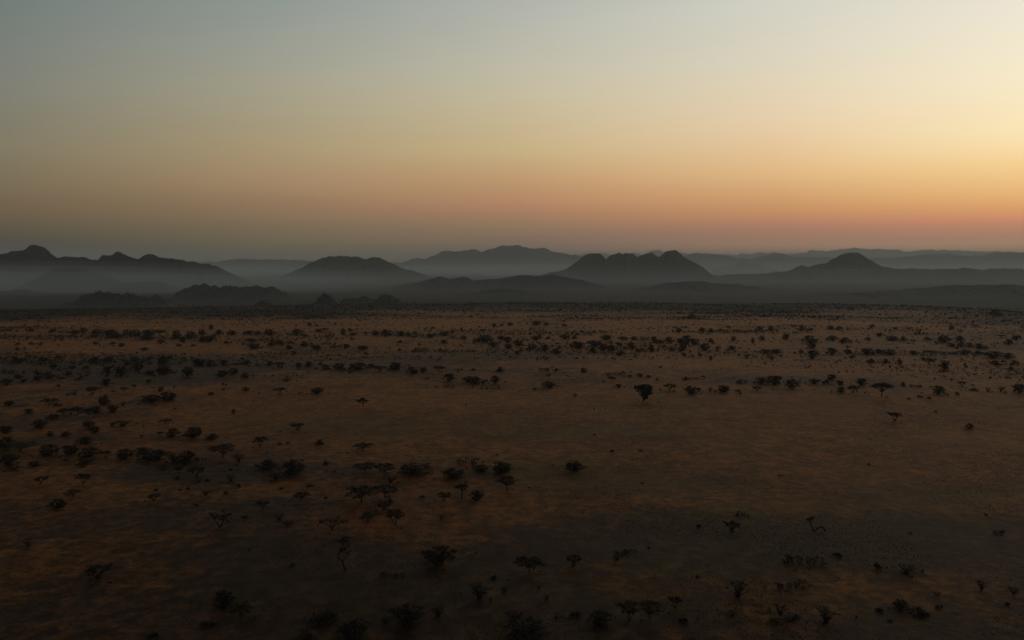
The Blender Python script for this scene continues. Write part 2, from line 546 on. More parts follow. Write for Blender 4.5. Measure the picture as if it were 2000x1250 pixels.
F, MD, NR = M_HILL_FAR, M_HILL_MID, M_HILL_NEAR
HILLS = [
    # farthest first
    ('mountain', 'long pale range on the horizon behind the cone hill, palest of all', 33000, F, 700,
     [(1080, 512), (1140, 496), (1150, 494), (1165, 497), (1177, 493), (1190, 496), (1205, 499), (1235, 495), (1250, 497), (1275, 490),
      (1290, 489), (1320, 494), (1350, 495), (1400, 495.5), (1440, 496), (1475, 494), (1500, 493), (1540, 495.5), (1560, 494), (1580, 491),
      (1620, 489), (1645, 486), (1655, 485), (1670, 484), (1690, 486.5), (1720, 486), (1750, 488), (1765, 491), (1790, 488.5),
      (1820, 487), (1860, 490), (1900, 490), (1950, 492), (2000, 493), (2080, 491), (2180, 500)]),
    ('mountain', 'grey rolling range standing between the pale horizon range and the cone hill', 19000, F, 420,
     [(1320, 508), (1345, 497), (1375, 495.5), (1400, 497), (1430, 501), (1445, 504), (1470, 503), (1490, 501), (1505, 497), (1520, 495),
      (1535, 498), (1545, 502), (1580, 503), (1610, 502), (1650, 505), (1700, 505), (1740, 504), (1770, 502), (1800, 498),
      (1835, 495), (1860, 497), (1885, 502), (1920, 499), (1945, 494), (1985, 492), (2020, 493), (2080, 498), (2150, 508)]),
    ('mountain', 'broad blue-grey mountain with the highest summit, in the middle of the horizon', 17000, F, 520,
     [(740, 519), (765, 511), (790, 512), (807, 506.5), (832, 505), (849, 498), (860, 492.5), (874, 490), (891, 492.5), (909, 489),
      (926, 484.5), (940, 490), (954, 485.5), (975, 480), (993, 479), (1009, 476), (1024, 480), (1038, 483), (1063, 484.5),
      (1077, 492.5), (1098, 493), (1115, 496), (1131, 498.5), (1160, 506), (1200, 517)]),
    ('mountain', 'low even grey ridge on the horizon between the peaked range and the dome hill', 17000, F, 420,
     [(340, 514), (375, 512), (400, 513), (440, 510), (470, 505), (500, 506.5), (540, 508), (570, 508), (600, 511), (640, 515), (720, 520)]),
    ('mountain', 'dark peaked range with a rounded summit and two smaller peaks', 4700, MD, 300,
     [(-140, 512), (-80, 505), (-30, 500), (0, 496), (10, 494), (25, 492), (45, 487), (52, 481), (62, 478), (72, 480), (84, 486),
      (92, 496), (104, 504), (118, 501), (140, 500), (160, 503), (172, 507), (187, 507), (195, 500), (210, 499), (220, 496),
      (229, 492), (245, 496), (262, 504), (275, 505), (285, 497), (295, 495), (312, 502), (340, 506), (360, 508), (390, 514), (430, 521)]),
    ('hill', 'faint round hill in the mist in front of the peaked range', 4000, MD, 300,
     [(60, 543), (85, 533), (105, 526), (128, 521.5), (148, 522), (175, 529), (205, 538), (235, 548)]),
    ('hill', 'faint misty mound beside the massif of knobs', 13000, MD, 500,
     [(1395, 527), (1425, 518), (1440, 513), (1455, 511), (1480, 514), (1500, 521), (1525, 528)]),
    ('hill', 'steep cone-shaped hill standing alone on its long slopes', 7000, MD, 300,
     [(1525, 532), (1541, 527.5), (1559, 522), (1568, 519.5), (1580, 522), (1597, 518), (1618, 513.5), (1632, 505), (1650, 496),
      (1664, 493), (1676, 494), (1688, 500), (1702, 509), (1720, 518), (1741, 523.5), (1770, 530)]),
    ('hill', 'dark rocky massif with four rounded knobs along its crest', 7000, MD, 190,
     [(1045, 544), (1065, 535), (1100, 528), (1117, 517), (1131, 506), (1137, 500), (1150, 494.5), (1160, 494), (1170, 495), (1180, 503),
      (1183, 508), (1187, 504), (1192, 498.5), (1202, 495), (1210, 491.5), (1216, 495.5), (1222, 493.5), (1235, 496.5), (1245, 502.5), (1252, 497.5),
      (1265, 493), (1277, 493.5), (1287, 500), (1295, 495), (1302, 489.5), (1312, 488), (1325, 489.5), (1334, 497.5), (1345, 506), (1360, 512.5),
      (1372, 522.5), (1385, 532.5), (1402, 541)]),
    ('hill', 'broad flat-topped dome hill rising from the mist', 7400, MD, 420,
     [(520, 552), (545, 542), (560, 534.5), (591, 522), (609, 512), (630, 503), (647, 499.5), (685, 501), (699, 500), (716, 505),
      (730, 501), (743, 502), (762, 512), (783, 522), (797, 527.5), (814, 530), (832, 537), (850, 544)]),
    ('hill', 'long level slope running out from under the cone hill', 6600, MD, 600,
     [(1330, 551), (1390, 537.5), (1450, 535), (1510, 532.5), (1560, 529), (1620, 527), (1700, 525), (1760, 525), (1800, 524),
      (1880, 524.5), (1950, 526), (2000, 526.5), (2100, 528), (2200, 540)]),
    ('hill', 'low misty rise below the two smaller peaks of the range', 3900, MD, 300,
     [(200, 566), (235, 556), (260, 551), (285, 549), (310, 552), (350, 561), (390, 570)]),
    ('hill', 'knobbly dark ridge in the mist between the dome hill and the massif', 4300, MD, 260,
     [(740, 566), (790, 556), (830, 548), (855, 541.5), (863, 540), (876, 544.5), (890, 544), (901, 541), (911, 541.5), (925, 548),
      (945, 546), (955, 543.5), (970, 545), (990, 541), (1010, 538), (1030, 537), (1055, 538.5), (1080, 536), (1130, 545), (1180, 558), (1220, 570)]),
    ('hill', 'gentle misty ridge at the foot of the massif of knobs', 3900, MD, 300,
     [(1200, 574), (1240, 565), (1280, 557), (1310, 552), (1345, 549), (1400, 552), (1480, 560), (1560, 572)]),
    ('hill', 'rounded rise in front of the knobbly misty ridge', 3300, NR, 240,
     [(850, 588), (900, 577), (940, 568), (970, 564), (1000, 565), (1040, 570), (1090, 579), (1140, 590)]),
    ('hill', 'low misty hill at the frame edge in front of the peaked range', 3500, NR, 260,
     [(-120, 580), (-50, 571), (0, 569), (50, 566), (90, 570), (130, 579), (170, 592)]),
    ('hill', 'long gentle ridge dotted with scrub below the level slope', 3200, NR, 420,
     [(1380, 594), (1440, 586), (1490, 582), (1550, 576), (1620, 573), (1700, 570), (1750, 567), (1830, 562), (1880, 557.5), (1940, 556), (2000, 557),
      (2100, 556), (2200, 570)]),
    ('hill', 'round-topped dark hill with a long shoulder, close to the plain', 2900, NR, 200,
     [(318, 594), (329, 587), (350, 573), (367, 561), (385, 554.5), (406, 553.5), (420, 555.5), (437, 563), (465, 562), (497, 561),
      (525, 562), (545, 568), (562, 577), (581, 588), (595, 598)]),
    ('hill', 'dark hump-backed hill with a ragged crest, at the edge of the plain', 2350, NR, 160,
     [(112, 603), (130, 596), (145, 588), (158, 577), (170, 570), (185, 568), (205, 568.5), (230, 571), (262, 574), (288, 578), (300, 577), (309, 575.5),
      (318, 579), (328, 587), (338, 596), (348, 604)]),
    ('hill', 'low dark hillock between two small cones by the plain', 2350, NR, 150,
     [(650, 603), (662, 594), (678, 587), (702, 580), (720, 580), (733, 584), (745, 592), (756, 601)]),
    ('hill', 'small dark pointed hill beside the low hillock, under the dome', 2200, NR, 120,
     [(726, 601), (738, 590), (747, 580), (755, 574.5), (762, 573), (769, 578), (777, 585), (786, 592), (800, 602)]),
    ('hill', 'small pointed hill standing alone between the round-topped hill and the hillock', 2150, NR, 120,
     [(592, 603), (607, 595), (619, 589), (629, 580), (637, 577), (646, 580), (653, 587), (662, 595), (676, 603)]),
    ('hill', 'tiny dark knoll at the foot of the round-topped hill', 2000, NR, 80,
     [(468, 607), (486, 600), (500, 593), (512, 590), (524, 594), (540, 601), (560, 608)]),
]
near_hill_verts = []
for n_, (nm, lab, Yd, mt, dep, pts) in enumerate(HILLS):
    v_, _o = build_hill(nm, lab, pts, Yd, mt, dep, seed=100 + 13 * n_, rough=2.2 if Yd < 3000 else 0.55 if Yd < 4500 else 1.0 if Yd < 5000 else 0.8 if Yd < 9000 else 0.9)
    if Yd < 3600:
        near_hill_verts.append(v_)


# ------------------------------------------------------------------ plant shapes
rng = np.random.default_rng(7)


def tube(pts, radii, sides=5):
    pts = np.asarray(pts, float)
    n = len(pts)
    V, Fc = [], []
    for i in range(n):
        d = pts[min(i + 1, n - 1)] - pts[max(i - 1, 0)]
        d = d / (np.linalg.norm(d) + 1e-9)
        a = np.cross(d, [0.31, 0.95, 0.05])
        a /= np.linalg.norm(a) + 1e-9
        b = np.cross(d, a)
        for k in range(sides):
            an = 2 * math.pi * k / sides
            V.append(pts[i] + radii[i] * (math.cos(an) * a + math.sin(an) * b))
    for i in range(n - 1):
        for k in range(sides):
            k2 = (k + 1) % sides
            Fc.append((i * sides + k, i * sides + k2, (i + 1) * sides + k2, (i + 1) * sides + k))
    return np.array(V), np.array(Fc)


class Geo:
    def __init__(self):
        self.v, self.f, self.n = [], [], 0

    def add(self, v, f):
        self.v.append(np.asarray(v, float))
        self.f.append(np.asarray(f, np.int64) + self.n)
        self.n += len(v)

    def get(self):
        return np.concatenate(self.v), np.concatenate(self.f)


def cards(centres, size, flat=0.5, g=None):
    """leaf-spray faces: small irregular quads facing every way"""
    g = g or rng
    n = len(centres)
    a = g.normal(size=(n, 3))
    a[:, 2] *= flat
    a /= np.linalg.norm(a, axis=1, keepdims=True)
    b = g.normal(size=(n, 3))
    b[:, 2] *= flat
    b -= (a * b).sum(1, keepdims=True) * a
    b /= np.linalg.norm(b, axis=1, keepdims=True)
    s = size * g.uniform(0.55, 1.35, (n, 1))
    v = np.stack([centres - a * s, centres - b * s * g.uniform(.3, .8, (n, 1)),
                  centres + a * s * g.uniform(.7, 1.1, (n, 1)), centres + b * s * g.uniform(.3, .8, (n, 1))], 1).reshape(-1, 3)
    f = np.arange(4 * n).reshape(-1, 4)
    return v, f


def clump_points(c, rad, n, flat, g):
    p = g.normal(size=(n, 3))
    p /= np.linalg.norm(p, axis=1, keepdims=True)
    p *= (g.uniform(0, 1, (n, 1)) ** 0.45) * rad
    p[:, 2] *= flat
    return p + c


def limb(p0, p1, r0, r1, g, sag=0.12, n=5, up=0.25):
    p0, p1 = np.asarray(p0, float), np.asarray(p1, float)
    d = p1 - p0
    L = np.linalg.norm(d)
    mid = p0 + d * 0.5 + np.array([d[0] * -up * .5, d[1] * -up * .5, up * L * 0.4]) + g.normal(size=3) * sag * L * 0.5
    t = np.linspace(0, 1, n)[:, None]
    pts = (1 - t) ** 2 * p0 + 2 * t * (1 - t) * mid + t ** 2 * p1
    pts[1:-1] += g.normal(size=(n - 2, 3)) * L * 0.025
    return pts, np.linspace(r0, r1, n)


def make_plant(kind, seed):
    """returns trunk (v, f), crown (v, f), at a plant-like size in metres, base at the origin, and its width and height"""
    g = np.random.default_rng(seed)
    T, C = Geo(), Geo()

    def put_limb(*a, **k):
        pts, rr = limb(*a, g=g, **k)
        T.add(*tube(pts, rr))
        return pts

    def twigs(c, rad, n, r=0.03):
        for _ in range(n):
            d = g.normal(size=3) * rad * np.array([1, 1, .6])
            d[2] = abs(d[2]) * 0.8
            T.add(*tube([c - d * .2, c + d * .5 + g.normal(size=3) * rad * .1, c + d], [r, r * .8, r * .4], 3))
    if kind in ('umb', 'lolly'):
        w, h = (8.0, 4.6) if kind == 'umb' else (4.6, 5.2)
        fork = np.array([g.normal() * .25, g.normal() * .25, h * (g.uniform(.22, .36) if kind == 'umb' else g.uniform(.5, .6))])
        T.add(*tube([(0, 0, -.3), (fork[0] * .2, fork[1] * .2, fork[2] * .4), fork], [.24, .19, .17], 6))
        n = 24 if kind == 'umb' else 13
        tilt = g.normal(size=2) * 0.05
        for i in range(n):
            an = i * 2.39996 + g.uniform(-.4, .4)
            rr = math.sqrt((i + .5) / n) * w * .46 * g.uniform(.8, 1.08)
            x, y = rr * math.cos(an), rr * math.sin(an)
            q = rr / (w * .5)
            z = h * (.88 - .22 * q * q + g.uniform(-.14, .05)) + tilt[0] * x + tilt[1] * y
            if kind == 'lolly':
                z = h * (.86 - .18 * q * q + g.uniform(-.10, .06))
            c = np.array([x, y, z])
            rad = w * g.uniform(.085, .15)
            if i % 2 == 0 or rr > w * .3:
                put_limb(fork + g.normal(size=3) * .05, c, .085, .035, up=.10 + .2 * g.random())
            twigs(c, rad * 1.1, 2)
            C.add(*cards(clump_points(c, rad, int(38 + 24 * g.random()), .55, g), .22, .5, g))
    elif kind == 'vase':
        w, h = 6.0, 4.0
        n = 20
        ns = g.integers(3, 6)
        stems = []
        for k in range(ns):
            an = k * 2 * math.pi / ns + g.uniform(-.5, .5)
            e = np.array([math.cos(an) * w * .17, math.sin(an) * w * .17, h * g.uniform(.38, .52)])
            put_limb((g.normal() * .1, g.normal() * .1, -.2), e, .15, .08, up=-.05)
            stems.append(e)
        for i in range(n):
            an = i * 2.39996 + g.uniform(-.5, .5)
            q = math.sqrt((i + .5) / n)
            rr = q * w * .46 * g.uniform(.75, 1.08)
            z = h * (.92 - g.uniform(.0, .30) * (1.0 if q > .4 else .6) - .08 * q)
            c = np.array([rr * math.cos(an), rr * math.sin(an), z])
            e = min(stems, key=lambda s: np.linalg.norm(s[:2] - c[:2]))
            put_limb(e, c, .07, .03, up=.05)
            rad = w * g.uniform(.085, .15)
            twigs(c, rad * 1.25, 3)
            C.add(*cards(clump_points(c, rad, int(32 + 26 * g.random()), .7, g), .2, .6, g))
    elif kind == 'round':
        w, h = 6.0, 4.0
        n = 48
        for i in range(n):
            an = g.uniform(0, 2 * math.pi)
            zz = g.uniform(.12, .93)
            prof = math.sqrt(max(0, 1 - ((zz - .42) / .56) ** 2))
            rr = w * .45 * prof * (g.uniform(0, 1) ** .6) * g.uniform(.8, 1.12)
            c = np.array([rr * math.cos(an), rr * math.sin(an), zz * h])
            if i % 2 == 0:
                put_limb((g.normal() * .2, g.normal() * .2, -.2), c, .10, .03, up=.05)
            rad = w * g.uniform(.075, .14)
            twigs(c, rad * 1.3, 2)
            C.add(*cards(clump_points(c, rad, int(26 + 22 * g.random()), .75, g), .19, .7, g))
    elif kind == 'twig':
        w, h = 5.0, 3.6
        n = 26
        for i in range(n):
            an = g.uniform(0, 2 * math.pi)
            q = g.uniform(.25, 1)
            c = np.array([q * w * .46 * math.cos(an), q * w * .46 * math.sin(an), h * g.uniform(.45, .98) * (1.05 - .3 * q)])
            put_limb((g.normal() * .15, g.normal() * .15, -.2), c, .085, .03, up=.12)
            twigs(c, w * .14, 5, .028)
            if g.random() < .75:
                C.add(*cards(clump_points(c, w * .11, int(8 + 12 * g.random()), .7, g), .14, .7, g))
    elif kind == 'mound':
        w, h = 2.2, 1.3
        for i in range(14):
            an = g.uniform(0, 2 * math.pi)
            q = math.sqrt(g.random())
            c = np.array([q * w * .36 * math.cos(an), q * w * .36 * math.sin(an), h * (.25 + .5 * (1 - q * q) * g.uniform(.6, 1.1))])
            if i % 3 == 0:
                put_limb((0, 0, -.1), c, .05, .02)
            C.add(*cards(clump_points(c, w * .17, 34, .85, g), .12, .8, g))
    elif kind == 'low':
        w, h = 10.0, 2.0
        for i in range(30):
            x, y = g.uniform(-.47, .47) * w, g.normal() * .9
            c = np.array([x, y, h * g.uniform(.25, .9) * (1 - (2 * x / w) ** 4 * .5)])
            put_limb((x * .85 + g.normal() * .3, y * .5, -.1), c, .07, .025, up=.15)
            twigs(c, .7, 3)
            if g.random() < .85:
                C.add(*cards(clump_points(c, g.uniform(.45, .8), int(16 + 16 * g.random()), .6, g), .16, .5, g))
    return finish(T, C)


def finish(T, C):
    tv, tf = T.get()
    cv, cf = C.get()
    av = np.concatenate([tv, cv])
    w = np.percentile(av[:, 0], 99.2) - np.percentile(av[:, 0], 0.8)
    h = np.percentile(av[:, 2], 99.3)
    return (tv, tf), (cv, cf), w, h


def plant_meshes(kind, seed):
    (tv, tf), (cv, cf), w, h = make_plant(kind, seed)
    tm = mesh_np('trunk', tv, [tf], [M_BARK], True)
    cm = mesh_np('crown', cv, [cf], [M_CROWN])
    jm = mesh_np('plant', np.concatenate([tv, cv]), [tf, cf + len(tv)], [M_BARK, M_CROWN], False,
                 np.concatenate([np.zeros(len(tf)), np.ones(len(cf))]))
    return tm, cm, jm, w, h


VARIANTS = {'u': ('umb', 7), 'y': ('lolly', 3), 'v': ('vase', 7), 'r': ('round', 6), 't': ('twig', 6), 'm': ('mound', 4), 'l': ('low', 4)}
LIB = {k: [plant_meshes(nm, 1000 + 31 * i + 97 * ord(k)) for i in range(n)] for k, (nm, n) in VARIANTS.items()}

OLIVE = (0.024, 0.018, 0.009)
DRY = (0.044, 0.025, 0.016)
GREEN = (0.026, 0.034, 0.011)
SHAPE = {'u': 'flat-topped', 'y': 'slender-stemmed', 'v': 'spreading', 'r': 'dense rounded', 't': 'sparse twiggy', 'm': 'tiny mounded', 'l': 'low straggling'}
TREE_KINDS = 'uyv'
irng = random.Random(5)


SPOTS = []


def place(k, x, y, w, h, label, group=None, col=None, mesh_kind=None):
    gx, gy, gz, t = ground_at(x, y)
    mpp = t * math.hypot(1, 0) / FPX          # metres a photograph pixel spans out there
    grow = 0.92 if y < 780 else 1.0
    if y > 1120:
        h *= 0.82
    elif y > 780:
        h *= 0.92
    W, H = w * mpp * grow, h * mpp * grow
    SPOTS.append((gx, gy, W, H, y))
    tm, cm, jm, w0, h0 = irng.choice(LIB[mesh_kind or k])
    tree = k in TREE_KINDS
    nm = 'acacia_tree' if tree else 'thorn_bush'
    sxy, sz = W / w0, H / h0
    rot = irng.uniform(-0.5, 0.5) + (math.pi if irng.random() < .5 else 0)
    if k not in 'l':
        rot = irng.uniform(0, 2 * math.pi)
    if col is None:
        col = [a + (b - a) * irng.random() for a, b in zip(OLIVE, DRY)] if irng.random() < .55 else OLIVE
    loc = (gx, gy, gz - 0.08)
    if w < 15:
        o = link(nm, jm)
        o.color = (*col, 1)
    else:
        o = link(nm, None)
        for pn, me in (('trunk', tm), ('crown', cm)):
            c = link(pn, me, o)
            c.color = (*col, 1)
    o.location = loc
    o.rotation_euler = (0, 0, rot)
    o.scale = (sxy, sxy, sz)
    tag(o, label, 'tree' if tree else 'bush', group or ('acacia trees on the plain' if tree else 'thorn bushes on the plain'))
    return o


# ------------------------------------------------------------------ single trees with their own look
def special(name, label, cat, px, py, trunk_paths, clumps, col=OLIVE, seed=1, leaf=.2, group=None):
    """paths and clumps in photograph pixels relative to the foot; given their own depth"""
    g = np.random.default_rng(seed)
    gx, gy, gz, t = ground_at(px, py)
    m = t / FPX
    T, C = Geo(), Geo()
    for path in trunk_paths:
        pts = [(p[0] * m, p[2] * m if len(p) > 3 else g.normal() * .12, p[1] * m) for p in path]
        rr = [p[-1] * m for p in path]
        # resample smoothly
        pts, rr = np.array(pts), np.array(rr)
        s = np.linspace(0, len(pts) - 1, len(pts) * 3 - 2)
        P2 = np.stack([np.interp(s, np.arange(len(pts)), pts[:, k]) for k in range(3)], 1)
        P2[1:-1] = (P2[:-2] + 2 * P2[1:-1] + P2[2:]) / 4
        T.add(*tube(P2, np.interp(s, np.arange(len(pts)), rr), 6))
    hub = [np.array([p[-1][0] * m, 0, p[-1][1] * m]) for p in trunk_paths]
    for cx, cz, rx, rz, n in clumps:
        for _ in range(n):
            d = g.normal(size=3)
            d /= np.linalg.norm(d)
            d *= g.random() ** .4
            c = np.array([(cx + d[0] * rx) * m, d[1] * rx * m, (cz + d[2] * rz) * m])
            C.add(*cards(clump_points(c, rx * m * .34, 26, .6, g), leaf, .6, g))
            hb = min(hub, key=lambda q: np.linalg.norm(q - c))
            pts, rr = limb(hb, c, .05, .025, g)
            T.add(*tube(pts, rr, 4))
    (tv, tf), (cv, cf), _, _ = finish(T, C)
    o = link(name, None)
    o.location = (gx, gy, gz - .08)
    link('trunk', mesh_np('trunk', tv, [tf], [M_BARK], True), o)
    c = link('crown', mesh_np('crown', cv, [cf], [M_CROWN]), o)
    c.color = (*col, 1)
    tag(o, label, cat, group)
    return o


special('acacia_tree', 'tall crooked tree with a bent trunk and stacked crown, tallest on the plain', 'tree', 673, 1113,
        [[(0, -2, 1.9), (-1, 12, 1.6), (-3, 19, 1.6), (-9, 22, 1.5), (-13, 26, 1.4), (-11, 34, 1.3), (-6, 40, 1.1)],
         [(-6, 40, 1.0), (-3, 48, .9), (0, 58, .7)], [(-3, 19, 1.0), (2, 24, .8), (6, 32, .7), (8, 34, .5)],
         [(-9, 22, .8), (-15, 24, .6)]],
        [(2, 62, 17, 5, 13), (-1, 52, 12, 5, 8), (-3, 43, 10, 5, 8), (9, 36, 7, 3.5, 5), (-8, 58, 10, 4, 4)], DRY, 3, .2, 'acacia trees on the plain')
special('leaning_tree', 'small fallen tree with an arching snake-like trunk and a tuft of leaves', 'tree', 1613, 1037,
        [[(0, -1, 1.5), (-4, 6, 1.5), (-10, 9.5, 1.4), (-16, 6, 1.4), (-20, .8, 1.4), (-25, 2, 1.3), (-29, 12, 1.2), (-31, 19, 1.0), (-30, 23, .8)],
         [(-31, 19, .8), (-35, 24, .6)]],
        [(-28, 27, 6, 3, 7), (-36, 23, 6, 3, 6), (-31, 24, 6, 2.5, 4)], OLIVE, 5, .17)
special('acacia_tree', 'dark forked tree with one low and one taller rounded crown', 'tree', 430, 1029,
        [[(0, -1, 1.9), (-3, 6, 1.5), (-8, 13, 1.0), (-14, 19, .6)], [(0, -1, 1.9), (4, 8, 1.5), (9, 16, 1.0), (13, 24, .6)],
         [(2, 2, 1.2), (10, 7, .9), (18, 12, .5)]],
        [(-13, 21, 13, 5, 12), (12, 27, 12, 6, 13), (18, 14, 8, 4, 6), (2, 16, 9, 5, 6)], OLIVE, 8, .2, 'acacia trees on the plain')
special('acacia_tree', 'umbrella tree with a fanned flat crown on forking limbs, beyond the crooked tree', 'tree', 649, 1036,
        [[(0, -1, 1.6), (0, 5, 1.4), (-6, 10, 1.0), (-16, 14, .7), (-25, 15, .4)], [(0, 5, 1.2), (5, 11, .9), (14, 15, .7), (24, 17, .4)],
         [(0, 5, 1.0), (-2, 13, .8), (-5, 20, .5)], [(0, 5, 1.0), (4, 14, .7), (8, 20, .5)]],
        [(-20, 17, 10, 3, 8), (-8, 21, 12, 3, 9), (7, 22, 12, 3, 9), (20, 19, 10, 3, 8), (-27, 12, 4, 2.5, 3)], DRY, 9, .17, 'acacia trees on the plain')
special('acacia_tree', 'lone dense tree with a lopsided bushy crown narrowing to its foot', 'tree', 1257, 783,
        [[(0, -1, 1.8), (0, 6, 1.4), (2, 14, 1.0)], [(0, 4, 1.3), (-6, 14, 1.0), (-13, 24, .6)]],
        [(3, 8, 7, 5, 22), (3, 14, 10, 6, 34), (7, 20, 11, 7, 40), (-3, 22, 12, 7, 40), (-14, 26, 7, 5, 16), (6, 28, 11, 4, 22), (-5, 29, 9, 3, 12)], OLIVE, 12, .42,
        'acacia trees on the plain')
special('acacia_tree', 'lone umbrella tree on a thin stem in open grass, ringed by nothing', 'tree', 709, 795,
        [[(0, -.5, .9), (.5, 4, .8), (.5, 8, .7)], [(.5, 7, .6), (-6, 11, .4)], [(.5, 7, .6), (6, 11, .4)]],
        [(-1, 15, 8, 3.5, 9), (-9, 13, 6, 2.2, 6), (8, 13, 7, 2.2, 7), (0, 11, 8, 2, 5)], OLIVE, 14, .38, 'acacia trees on the plain')

